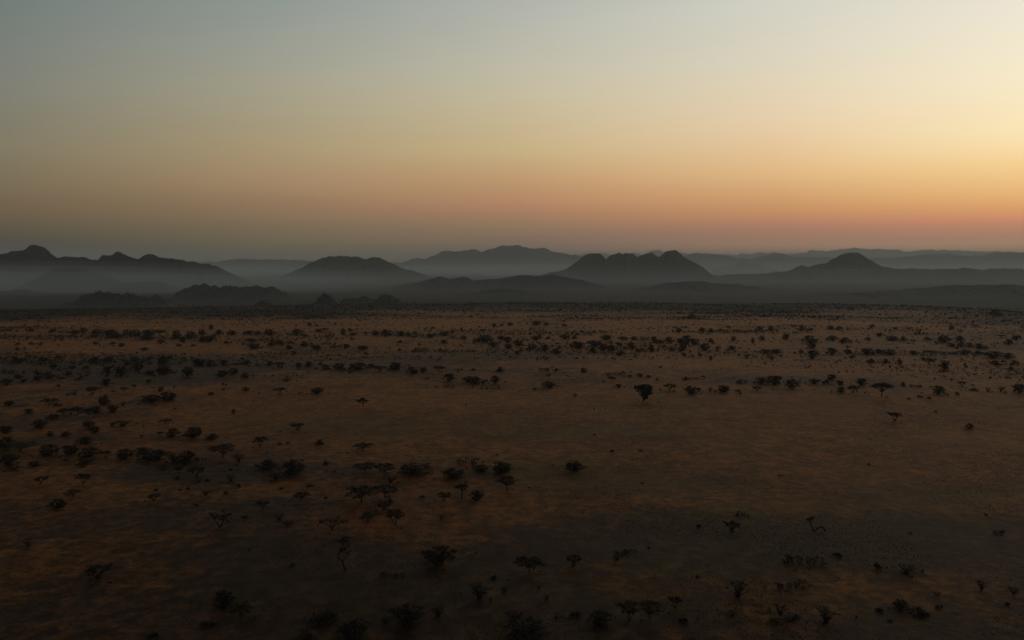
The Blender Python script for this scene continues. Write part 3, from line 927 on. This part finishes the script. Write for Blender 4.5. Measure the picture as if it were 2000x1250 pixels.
# ------------------------------------------------------------------ catalogue of the other trees and bushes: kind x y(base) width height [colour]
NAMED = [
    ('u 706 980 62 32', 'wide flat-topped acacia with a double crown, beside the reddish rounded tree', OLIVE),
    ('u 752 972 48 26', 'reddish rounded acacia touching the wide double-crowned tree', DRY),
    ('v 750 997 26 20', 'small spreading tree just in front of the reddish rounded acacia', DRY),
    ('u 589 977 29 17', 'low flat acacia standing alone on pale grass beside the soil mounds', OLIVE),
    ('v 513 994 26 17', 'small spreading tree with a bare forked stem on orange grass', OLIVE),
    ('t 546 1015 22 14', 'sparse twiggy bush above a small reddish spreading one', DRY),
    ('v 563 1030 21 13', 'small reddish spreading tree beside the umbrella tree with forking limbs', DRY),
    ('v 719 1018 31 19', 'compact flat-topped tree midway between the umbrella tree and a reddish vase tree', OLIVE),
    ('v 771 1025 33 33', 'tall reddish vase-shaped tree on pale orange grass', DRY),
    ('v 867 978 28 18', 'small vase-shaped tree beside the thin-stemmed round-headed tree', OLIVE),
    ('y 902 974 26 31', 'thin-stemmed tree with a round head like a lollipop', OLIVE),
    ('r 932 975 34 18', 'wide low rounded bush beside the thin-stemmed round-headed tree', DRY),
    ('u 990 955 42 25', 'flat-topped acacia on a forked stem in front of the greenish bushes', OLIVE),
    ('t 862 1015 13 11', 'tiny reddish bush on a patch of orange grass', DRY),
    ('r 858 1100 55 34', 'large rounded twiggy bush standing alone nearest the crooked tree', OLIVE),
    ('t 937 1168 46 35', 'tangled twiggy bush with branches reaching out to one side', OLIVE),
    ('m 964 1130 14 7', 'small dark mound bush beyond the tangled twiggy bush', OLIVE),
    ('u 1034 1118 56 31', 'wide dark spreading acacia facing the small V-shaped tree', OLIVE),
    ('v 1120 1105 28 24', 'small V-shaped tree with an open crown, beside the wide spreading acacia', OLIVE),
    ('l 1222 1081 46 8', 'thin dark line of fallen brush beyond the V-shaped tree', OLIVE),
    ('t 1205 1093 22 11', 'low reddish bush just in front of the line of fallen brush', DRY),
    ('v 1430 1038 30 23', 'pale bare-limbed tree standing alone in the grey-green grass', DRY),
    ('l 1450 1008 26 9', 'small flat patch of reddish brush beyond the bare-limbed tree', DRY),
    ('t 1441 1165 43 34', 'rounded twiggy bush standing alone on dark soil, near the brush piles', OLIVE),
    ('l 1572 1101 75 18', 'long low reddish brush pile below the snake-like fallen tree', DRY),
    ('m 1636 1087 18 9', 'dark mound bush at the end of the long reddish brush pile', OLIVE),
    ('m 1714 1110 16 13', 'tall dark mound bush alone beyond the brush piles', OLIVE),
    ('l 1549 1148 70 16', 'ragged brush pile of fallen branches, second below the fallen tree', OLIVE),
    ('t 1917 1154 17 26', 'thin upright bare shrub with a few branching stems', DRY),
    ('t 1980 1160 22 16', 'faint reddish shrub beside the thin upright bare shrub', DRY),
    ('u 143 971 30 15', 'flat spreading tree with a short stem, beyond a rounded leaning bush', OLIVE),
    ('r 112 993 33 20', 'leaning rounded bush in front of the flat spreading tree', OLIVE),
    ('v 300 978 23 16', 'small faint V-shaped tree by itself on brown grass', DRY),
    ('v 478 1018 14 12', 'tiny tree beside the dark forked tree', DRY),
    ('t 56 1066 25 17', 'faint reddish twiggy bush alone on the dark slope', DRY),
    ('v 192 1128 47 31', 'dark shuttlecock-shaped shrub of fanning stems, alone on dark ground', OLIVE),
    ('l 221 1077 19 6', 'thin dark fallen branch beyond the shuttlecock-shaped shrub', OLIVE),
    ('r 437 1186 45 37', 'big black rounded bush at the lower edge of the plain', OLIVE),
    ('v 474 1205 38 30', 'black spreading tree touching the big black rounded bush', OLIVE),
    ('m 403 1222 26 10', 'low black mound in front of the black spreading tree', OLIVE),
    ('m 298 1243 22 10', 'low dark mound alone on the darkest ground', OLIVE),
    ('v 580 840 27 15', 'dark lone spreading tree at the edge of a green flush', OLIVE),
    ('u 708 880 38 15', 'dense flat dark tree lying low on open grass', OLIVE),
    ('u 547 768 27 12', 'low umbrella tree with visible stems, first of two alone in the grass', DRY),
    ('r 620 769 24 13', 'dense dark rounded bush beside the low umbrella tree with visible stems', OLIVE),
    ('r 1123 919 40 20', 'lone rounded spreading bush with a green skirt in the middle of the plain', OLIVE),
    ('r 1072 757 28 13', 'dense low bush with a thin tree growing right behind it', OLIVE),
    ('y 1071 743 9 14', 'thin tree rising right behind the dense low bush', OLIVE),
    ('v 1123 776 12 8', 'tiny isolated tree between the low bush and the lone lopsided tree', DRY),
    ('v 1308 762 26 14', 'leaning tree with its crown swept to one side, beside the lopsided lone tree', OLIVE),
    ('v 1747 822 24 19', 'isolated vase-shaped tree on orange grass in the open', OLIVE),
    ('r 1893 837 16 11', 'faint brown bush alone beyond the isolated vase-shaped tree', DRY),
    ('u 1722 775 47 31', 'largest tree of the far row, wide crown on a short stem', OLIVE),
    ('l 918 906 56 14', 'reddish line of brush running along a bank above the rounded bushes', DRY),
    ('r 979 923 40 22', 'dense greenish bush on a green patch by the forked acacia', GREEN),
    ('r 940 921 30 14', 'smaller greenish bush next to the dense greenish one', GREEN),
    ('r 887 932 42 17', 'wide dark rounded bush below the reddish line of brush', OLIVE),
    ('r 808 924 62 18', 'broad low reddish bush between two umbrella trees and the brush line', DRY),
    ('u 713 921 42 18', 'flat dark acacia, one of two joined umbrella trees', OLIVE),
    ('u 750 927 38 23', 'second of two joined umbrella trees, with its stem showing', OLIVE),
    ('t 763 942 28 14', 'sparse reddish bush in front of the two joined umbrella trees', DRY),
    ('r 572 926 54 29', 'large round bushy tree at the end of the dry streambed row', DRY),
    ('r 521 914 43 16', 'low wide bush beside the large round bushy tree', OLIVE),
    ('t 540 936 40 16', 'sparse bush in front of the large round bushy tree', OLIVE),
    ('r 624 868 18 10', 'small sparse bush by a bare stick in open grass', DRY),
    ('r 327 783 34 19', 'dense black bush ending a two-part thicket in open grass', OLIVE),
    ('r 295 784 34 13', 'lower half of the two-part thicket in open grass', OLIVE),
    ('v 181 771 26 17', 'compact dark tree with a visible stem among the scattered bushes', OLIVE),
    ('u 324 827 25 9', 'small dense flat tree alone on bare ground', OLIVE),
    ('u 39 882 62 18', 'wide greenish umbrella tree in the dark row', GREEN),
    ('r 298 898 48 19', 'black dome-shaped bush in the dry streambed row', OLIVE),
    ('u 434 893 56 27', 'open twiggy umbrella tree at the end of the dry streambed row', DRY),
]
for spec, label, col in NAMED:
    k, x, y, w, h = spec.split()
    place(k, float(x), float(y), float(w), float(h), label, None, col)

ROWS = {
    'the scatter beyond the compact dark tree': 'r208,752,20,14 v241,765,18,10 v262,760,9,11 m291,747,12,7 t146,772,13,11 t115,757,11,8 v314,764,12,10 r73,743,19,10 v95,739,22,14 u36,740,18,10 v13,752,20,14 l121,740,18,6 m152,743,15,6 r47,747,14,8',
    'the scatter around the compact dark tree': 'v98,790,30,13 m112,793,17,6 r19,793,21,11 l40,794,24,4 v56,807,18,10 v125,810,28,13 v150,812,25,20 u172,815,28,20 v187,808,22,16 r204,790,24,18 v220,805,18,15 t240,793,11,9 v103,820,22,12',
    'the loose bushes before the dark row': 'v78,836,32,18 r10,846,26,16 r97,851,14,10 v128,852,17,10 v173,836,22,15 v185,845,18,14 t240,832,36,14 m220,832,10,8 v312,851,15,9 r337,852,24,17 v376,855,38,23 v414,858,23,12 t276,855,12,8 v167,867,26,15',
    'the dark row along the dry streambed': 'r8,876,28,24 r95,890,36,24 r136,888,33,20 u174,892,40,20 v207,894,20,16 r243,896,30,21 v278,886,28,13 t340,902,40,20 v367,903,40,24 t467,902,20,17 v509,871,28,20',
    'the bushes in front of the dark row': 'r15,908,34,22 t28,917,25,10 r67,911,25,12 r166,906,27,10 m128,900,8,4 m163,913,6,3 v80,944,25,15 v163,944,26,22 t320,917,24,11 v349,925,18,16 v383,930,30,20 m346,935,8,4 m450,918,9,5 t450,940,20,14',
    'the mounds on the grey bank': 'm388,942,8,5 m405,940,9,5 m466,950,11,5 m305,958,9,5 m367,955,9,4 m352,958,6,4 m384,988,7,4 t402,967,22,10 m441,965,10,7 m548,956,12,5 m605,950,13,5 m638,906,14,6 m547,868,9,5 m562,866,8,4 m824,972,12,6 m572,1105,12,5',
    'the crowded bushes under the hump-backed hill': 'u433,735,27,13 v456,730,22,12 v478,738,16,11 r367,735,24,20 r322,730,35,18 r318,712,20,16 r270,724,24,18 r292,731,20,9 r237,732,26,18 v210,728,18,14 v186,708,16,12 v248,713,14,7 t290,703,10,7 m168,721,12,8 m141,720,14,7 r104,718,12,7 v134,732,17,7 m76,731,14,5 l124,721,11,4',
    'the short row near the crowded bushes': 'v390,714,24,13 r411,715,17,13 r437,713,18,11 l460,713,22,6 v482,711,16,10 v412,771,13,6 r480,763,15,8 m436,762,8,4 t340,759,6,7 v456,808,8,10',
    'the long row crossing the middle of the plain': 'l507,714,18,9 r527,714,14,10 u546,716,25,10 r583,717,14,9 r602,716,16,11 u637,721,19,10 v626,713,10,6 r662,721,25,13 u697,722,35,15 r725,718,18,9 u742,726,36,12 r771,722,26,16 r805,730,24,15 v826,727,16,10 v859,727,24,14 l893,724,16,6 m925,724,9,5 v977,726,18,10',
    'the bushes trailing off the long row': 'r877,744,26,16 l877,757,22,8 u915,746,24,12 r927,750,20,16 t943,751,14,10 v967,749,20,17 l958,760,24,5 t560,745,20,8 l1062,724,22,7 m1087,724,9,5 v1140,727,13,9 l1195,733,44,7 v1196,746,17,12 v1208,757,14,8 m1230,736,8,5 m1249,735,12,6 m1266,737,12,5 m1044,762,8,5 l1355,741,40,5',
    'the row beside the lopsided lone tree': 'r1350,769,22,16 v1364,764,10,8 t1388,765,12,10 v1412,766,24,14 t1443,766,13,7 v1478,763,18,10 l1450,748,28,7 r1487,749,30,13',
    'the row around its largest tree': 'v1512,750,30,18 v1547,758,28,19 r1590,749,20,10 v1623,742,18,12 r1640,752,16,10 m1613,750,12,9 v1643,767,16,12 v1665,767,22,16 v1683,752,22,14 v1764,754,10,9 l1787,756,24,6 v1833,769,24,17 v1879,755,18,11 m1902,763,14,6 t1930,765,11,10 t1955,765,16,12 v1990,767,24,19 m1869,772,8,7 m1799,776,8,4',
    'the upper row below the long scrub ridge': 'u1515,690,24,9 t1508,703,16,10 m1565,689,11,7 u1588,694,28,11 v1587,701,16,10 r1624,691,22,13 r1655,690,16,9 r1694,692,28,13 r1717,690,14,9 r1738,693,24,12 u1783,692,20,8 u1818,695,32,12 l1850,692,34,7 r1884,692,26,10 r1910,693,18,8 u1940,699,38,14 r1970,700,22,12',
    'the pairs in front of the upper row': 'r1701,709,16,10 r1729,708,16,8 v1757,710,13,8 u1813,712,32,14 v1845,721,24,18 v1943,712,15,9 v1981,711,17,8 m1973,724,10,9 m1665,699,12,7 m1762,718,8,4',
    'the black thicket at the lower edge': 'r795,1217,56,42 t855,1203,30,26 t752,1218,25,16 r637,1212,55,22 r690,1242,62,38 r597,1252,43,22 t985,1157,18,16',
    'the twiggy row at the lower edge': 't1005,1210,40,24 r1030,1249,76,40 m1126,1204,22,12 l1098,1208,34,12 r1172,1216,50,25 u1228,1206,46,35 u1270,1207,50,36 v1319,1187,27,28 m1336,1216,18,12 t1430,1203,24,12 l1345,1250,25,10',
    'the scrub at the lower corner': 't1614,1213,45,32 l1530,1214,66,14 t1524,1200,24,27 r1758,1190,30,22 r1798,1200,32,15 m1718,1195,14,9 m1834,1188,13,8 m1968,1182,10,7 m1738,1214,10,6 t1830,1162,18,8',
    'the specks on open soil': 't1067,1172,14,12 t1052,1151,10,9 m1363,1129,9,7 m1365,1030,10,7 l1478,1182,20,6 m1195,882,9,4 m1252,881,9,4 m1255,945,7,3 m1161,850,6,3 m1697,908,6,4 l1527,930,14,4 m1926,1006,8,4 m1779,1042,7,4 l1950,1042,25,8 l765,1125,50,8 m1828,805,6,4 t1768,1119,48,14',
    'the thicket belt under the hump-backed hill': 'r102,649,16,7 r60,648,14,9 l10,648,24,6 l125,650,20,6 r145,652,20,8 r163,650,18,11 u190,653,26,11 r218,656,30,13 r228,660,26,9 r247,655,16,13 r265,657,24,14 u290,658,30,16 r285,663,26,10 u312,656,26,13 r345,660,20,16 r372,661,24,15 r355,668,16,10 r395,655,18,12 r398,667,20,11',
    'the bushes in front of the thicket belt': 'r315,671,14,8 v187,673,12,7 v237,677,14,8 m220,673,10,6 r282,684,16,6 m378,677,10,5 m350,677,10,6 m60,674,10,6 m35,674,8,6 l80,673,16,6 r33,684,9,6 r183,706,18,10 r212,706,22,10 r262,706,20,8 t335,700,12,8 r320,707,22,12 r385,709,16,10 r40,708,20,8 r85,705,22,8 r115,700,14,7',
    'the bushes below the dome hill': 'v412,644,12,11 r428,654,18,10 r452,655,20,11 r485,653,22,8 v503,654,14,9 r527,655,28,13 u580,653,22,11 l590,657,20,6 v622,649,14,8 u634,648,20,8 l645,659,20,8 r670,655,14,14 m684,648,10,8 r690,655,14,6 r733,655,16,9 u753,657,18,15 r784,656,14,10 m798,656,10,7 v605,637,9,8 m617,637,8,5 v703,629,7,6 t655,635,8,6',
    'the second belt below the dome hill': 'r410,668,28,14 m443,671,16,6 u490,668,22,8 l478,674,18,7 r497,681,24,12 r531,676,16,14 r546,673,20,10 m566,672,14,6 r594,677,18,12 r565,682,16,9 m612,679,14,6 r620,683,18,9 l640,674,18,7 l663,679,40,9 r710,683,22,9 m780,670,12,6 m687,664,7,6',
    'the thicket under the high blue-grey mountain': 'r840,660,14,9 l805,659,16,5 r868,656,18,10 v883,651,10,8 l885,661,20,7 r905,663,16,8 u935,667,24,9 u950,668,30,15 r963,678,22,11 r978,664,18,10 r992,669,20,12 r993,681,20,10 r1013,675,20,12 u1045,664,20,8 v1053,661,12,9 r1039,682,20,12 v1063,684,16,12 r1085,689,24,9 m1071,662,9,6',
    'the thin line beyond that mountain thicket': 'r866,671,16,8 m943,647,10,6 r997,636,14,7 r965,638,12,7 m980,637,8,5 r1047,635,20,9 l1041,644,16,5 r1067,636,14,7 m1102,638,12,6 l823,686,32,9 l866,688,22,8 l920,687,20,6 m1010,692,10,8 l1060,651,20,6 l1155,650,16,6',
    'the thicket under the massif of knobs': 'u1103,662,22,9 v1122,662,12,8 r1127,680,28,14 u1160,676,26,12 r1158,688,16,9 r1178,684,22,14 u1185,664,24,10 r1195,685,18,12 u1215,668,24,12 r1238,664,16,8 r1234,680,22,11 l1258,664,20,8 v1278,668,14,12 r1290,670,16,8 u1307,668,24,11 v1272,686,14,14 l1253,687,24,8 r1212,693,18,8',
    'the clumps beside the massif thicket': 'r1328,668,14,8 u1342,667,22,13 r1337,680,24,14 v1357,674,18,14 r1376,684,24,14 t1400,686,18,12 r1331,686,20,9 m1313,686,12,9 u1430,683,20,9 r1388,668,12,8 v1432,666,10,10 v1470,671,9,12 r1488,664,14,9 v1535,663,14,12 r1582,670,30,16 r1586,681,16,12',
    'the thin scatter between thicket and cone hill': 'u1494,689,22,8 t1459,698,14,8 v1388,704,9,10 m1368,697,8,7 m1335,696,10,8 l1350,696,12,6 r1371,648,14,9 r1388,648,12,8 r1326,649,14,9 m1408,647,12,6 l1438,647,22,5 r1482,646,18,8 r1506,646,16,9 r1565,646,14,10 m1583,646,14,6 r1350,622,20,10',
    'the belt below the cone hill': 'u1625,664,26,9 r1650,669,24,11 m1695,665,14,7 v1718,657,16,8 u1740,665,24,10 r1764,666,14,10 m1812,665,14,7 r1845,668,28,14 l1835,672,20,8 r1858,677,18,8 r1873,665,20,10 r1877,677,18,12 v1893,678,10,10 r1913,681,24,11 u1955,661,20,8 r1970,673,18,12 u1985,664,20,10',
    'the faint line beyond the cone hill belt': 'r1622,643,18,8 m1640,643,12,7 l1662,645,20,8 v1704,643,12,10 l1773,643,20,7 m1748,643,10,5 r1858,643,14,8 v1875,651,12,8 l1905,638,14,5 r1945,617,26,14 t1795,650,12,9',
}
ORD = ('first second third fourth fifth sixth seventh eighth ninth tenth eleventh twelfth thirteenth fourteenth fifteenth sixteenth '
       'seventeenth eighteenth nineteenth twentieth twenty-first twenty-second twenty-third').split()
for row, items in ROWS.items():
    its = sorted(((s[0], *[float(q) for q in s[1:].split(',')]) for s in items.split()), key=lambda s: s[1])
    for i, (k, x, y, w, h) in enumerate(its):
        mk = 'r' if y < 960 and k in 'uv' and irng.random() < (.82 if y < 780 else .5) else k
        shape = 'low bushy' if mk != k else SHAPE[k]
        kind = 'tree' if k in TREE_KINDS else 'bush'
        lab = f"{shape} {kind}, {ORD[i]} from left in {row}"
        place(k, x, y, w, h, lab, mesh_kind=mk)


# ------------------------------------------------------------------ what nobody could count
def blob_mesh(pts, w, h, seed, per=9, leaf=0.22):
    """many small bushes as loose leaf clumps, one mesh. pts (n,3), w, h arrays"""
    g = np.random.default_rng(seed)
    n = len(pts)
    d = g.normal(size=(n, per, 3))
    d /= np.linalg.norm(d, axis=2, keepdims=True)
    d *= g.uniform(.35, 1, (n, per, 1)) ** .5
    c = np.empty((n, per, 3))
    c[:, :, 0] = pts[:, None, 0] + d[:, :, 0] * w[:, None] * .42
    c[:, :, 1] = pts[:, None, 1] + d[:, :, 1] * w[:, None] * .42
    c[:, :, 2] = pts[:, None, 2] + (0.48 + d[:, :, 2] * .40) * h[:, None]
    c = c.reshape(-1, 3)
    size = np.repeat(np.minimum(w, h * 1.6) * leaf, per)[:, None]
    v, f = cards(c, size, .8, g)
    return v, f


def sector(n, r0, r1, g, half=37.0, power=1.0):
    u = g.random(n) ** power
    r = np.sqrt(r0 ** 2 + u * (r1 ** 2 - r0 ** 2))
    a = np.radians(g.uniform(-half, half, n))
    return r * np.sin(a), r * np.cos(a)


g = np.random.default_rng(41)
# small shrubs all over the plain, thicker in belts
x, y = sector(90000, 190, 1650, g)
r = np.hypot(x, y)
belt = fbm(x / 380, y / 95, 91, 3) + .45 * fbm(x / 60, y / 40, 95, 2)
keep = g.random(len(x)) < smooth(0, .7, belt) * smooth(420, 1000, r) * .7 + 0.002 + .05 * smooth(600, 1200, r)
x, y = x[keep], y[keep]
w = g.lognormal(0.35, .5, len(x)).clip(.5, 5)
r = np.hypot(x, y)
w *= 0.5 + 0.75 * smooth(300, 900, r)
# the far shrubs run together in thin lines along the lie of the land
for _ in range(2):
    m_ = (r > 560) & (g.random(len(r)) < .75)
    x = np.concatenate([x, x[m_] + g.normal(size=m_.sum()) * 5.0 * w[m_]])
    y = np.concatenate([y, y[m_] + g.normal(size=m_.sum()) * 1.2 * w[m_]])
    w = np.concatenate([w, w[m_] * g.uniform(.45, .9, m_.sum())])
    r = np.hypot(x, y)
    if len(x) > 26000:
        break
# undergrowth at the feet of the trees and along the rows they stand in
ux, uy, uw = [], [], []
for gx, gy, W, H, py in SPOTS:
    for _ in range(5 if py < 780 else 4):
        sp = W * (1.3 if py < 780 else .75)
        ux.append(gx + g.normal() * sp)
        uy.append(gy + g.normal() * W * .5)
        uw.append(W * g.uniform(.12, .38) if py < 780 else W * g.uniform(.08, .22))
x, y, w = np.concatenate([x, ux]), np.concatenate([y, uy]), np.concatenate([w, uw])
h = w * g.uniform(.4, .75, len(x))
v, f = blob_mesh(np.stack([x, y, terrain(x, y) - .05], 1), w, h, 5, 9, .27)
o = link('scrub', mesh_np('scrub', v, [f], [M_SCRUB]))
tag(o, 'countless small dark shrubs dotted over the whole plain', 'scrub', kind='stuff')

# woodland where the plain ends
x, y = sector(22000, 1150, 2700, g, 38)
r = np.hypot(x, y)
edge = 1480 + 190 * vnoise(x / 420, y / 900, 5) + 230 * fbm(x / 240, y / 110, 61, 4)
keep = g.random(len(x)) < smooth(-170, 220, r - edge) * (.5 + .5 * smooth(-.3, .3, fbm(x / 120, y / 120, 67, 2)))
x, y = x[keep], y[keep]
w = g.uniform(1.8, 6, len(x))
h = w * g.uniform(.4, .75, len(x))
v, f = blob_mesh(np.stack([x, y, terrain(x, y) - .1], 1), w, h, 6, 10, .27)
o = link('woodland', mesh_np('woodland', v, [f], [M_SCRUB]))
tag(o, 'dark belt of dense woodland along the far edge of the plain', 'woodland', kind='stuff')

# bushes that roughen the close hills
P = []
for hv in near_hill_verts:
    idx = g.integers(0, len(hv), 1500)
    q = hv[idx] + g.normal(size=(len(idx), 3)) * np.array([4, 4, 0])
    P.append(q[q[:, 2] > -20])
P = np.concatenate(P)
w = g.uniform(2.5, 6, len(P))
v, f = blob_mesh(P - np.array([0, 0, 1.0]), w, w * .8, 8, 6, .3)
o = link('hill_scrub', mesh_np('hill_scrub', v, [f], [M_SCRUB]))
tag(o, 'dark scrub covering the low hills beyond the plain', 'scrub', kind='stuff')

# dry grass
x, y = sector(150000, 165, 620, g, 36, 1.5)
cov = .3 + .9 * fbm(x / 30, y / 26, 23, 4)
keep = g.random(len(x)) < smooth(0, .9, cov)
x, y = x[keep], y[keep]
n = len(x)
B = np.stack([x, y, terrain(x, y) - .02], 1)
V = []
for k in range(3):
    a = g.uniform(0, 2 * math.pi, n)
    hh = g.uniform(.10, .27, n)
    ww = g.uniform(.08, .20, n)
    side = np.stack([np.cos(a), np.sin(a), a * 0], 1)
    tip = B + np.stack([g.normal(size=n) * .15, g.normal(size=n) * .15, hh], 1)
    V.append(np.stack([B - side * ww[:, None], B + side * ww[:, None], tip], 1))
V = np.concatenate(V).reshape(-1, 3)
o = link('dry_grass', mesh_np('dry_grass', V, [np.arange(len(V)).reshape(-1, 3)], [M_GRASS]))
tag(o, 'dry straw-coloured grass tufts growing on the near plain', 'grass', kind='stuff')


# ------------------------------------------------------------------ air
def volume_box(name, label, lo, hi, density, color, aniso, cat):
    v = [(x, y, z) for z in (lo[2], hi[2]) for y in (lo[1], hi[1]) for x in (lo[0], hi[0])]
    fc = [(0, 2, 3, 1), (4, 5, 7, 6), (0, 1, 5, 4), (2, 6, 7, 3), (0, 4, 6, 2), (1, 3, 7, 5)]
    m = bpy.data.materials.new(name)
    m.use_nodes = True
    nt = m.node_tree
    nt.nodes.clear()
    pv = nt.nodes.new('ShaderNodeVolumePrincipled')
    pv.inputs['Color'].default_value = (*color, 1)
    pv.inputs['Density'].default_value = density
    pv.inputs['Anisotropy'].default_value = aniso
    out = nt.nodes.new('ShaderNodeOutputMaterial')
    nt.links.new(pv.outputs[0], out.inputs['Volume'])
    me = bpy.data.meshes.new(name)
    me.from_pydata(v, [], fc)
    me.materials.append(m)
    o = link(name, me)
    tag(o, label, cat, kind='stuff')
    return o


volume_box('haze', 'thin grey dusk haze over the whole plain and the hills', (-57000, -57000, -70), (57000, 57000, 980), 5.0e-5, (.87, .94, .96), .2, 'haze')
MIST = (('thinnest and highest veil of the mist, over the far valley', 8600, 235, 1.2e-5), ('high thin veil of mist, second from the top', 8300, 195, 1.4e-5),
        ('thin veil of mist, third from the top', 7800, 160, 1.6e-5), ('middle veil of mist, fourth from the top', 5000, 125, 1.6e-5),
        ('denser layer of mist level with the viewer', 3700, 98, 2.2e-5), ('dense layer of mist under the veils', 2700, 72, 3.2e-5),
        ('low dense layer of mist among the hill feet', 1480, 46, 3.4e-5), ('lowest layer of mist on the valley floor', 1440, 14, 4.4e-5))
for i_, (lab_, y_, top_, den_) in enumerate(MIST):
    e_ = 40000 - 500 * i_
    volume_box('mist', lab_, (-e_, y_, -68 + i_), (e_, e_, top_), den_, (.80, .88, .90), .0, 'mist')


def mist_bank(label, centre, radii, density):
    """a lens of thicker mist lying in a hollow of the valley"""
    nu, nv = 48, 24
    V = [(0, 0, -1)]
    for j in range(1, nv):
        ph = -math.pi / 2 + math.pi * j / nv
        V += [(math.cos(ph) * math.cos(2 * math.pi * i / nu), math.cos(ph) * math.sin(2 * math.pi * i / nu), math.sin(ph)) for i in range(nu)]
    V.append((0, 0, 1))
    Fc = [(0, 1 + (i + 1) % nu, 1 + i) for i in range(nu)]
    for j in range(nv - 2):
        o0, o1 = 1 + j * nu, 1 + (j + 1) * nu
        Fc += [(o0 + i, o0 + (i + 1) % nu, o1 + (i + 1) % nu, o1 + i) for i in range(nu)]
    o0 = 1 + (nv - 2) * nu
    Fc += [(o0 + i, o0 + (i + 1) % nu, len(V) - 1) for i in range(nu)]
    P = [tuple(c + r * q for c, r, q in zip(centre, radii, p)) for p in V]
    o = volume_box('mist_bank', label, (0, 0, 0), (1, 1, 1), density, (.80, .88, .90), .0, 'mist')
    me = bpy.data.meshes.new('mist_bank')
    me.from_pydata(P, [], Fc)
    me.materials.append(o.data.materials[0])
    o.data = me


mist_bank('thin upper part of the mist bank at the foot of the dark peaked range', (-2700, 3700, 12), (2300, 640, 112), 1.7e-4)
mist_bank('middle of the mist bank at the foot of the dark peaked range', (-2700, 3690, 10), (2200, 590, 88), 2.4e-4)
mist_bank('thick heart of the mist bank at the foot of the dark peaked range', (-2700, 3680, 8), (2100, 540, 60), 3.2e-4)
mist_bank('bank of mist in front of the blue-grey mountain', (300, 11500, 20), (2600, 2200, 115), 1.6e-4)
mist_bank('bank of mist between the massif of knobs and the cone hill', (3700, 11000, 20), (2400, 2000, 120), 1.4e-4)
mist_bank('bank of mist beyond the cone hill', (8600, 13000, 20), (3800, 2400, 120), 1.4e-4)
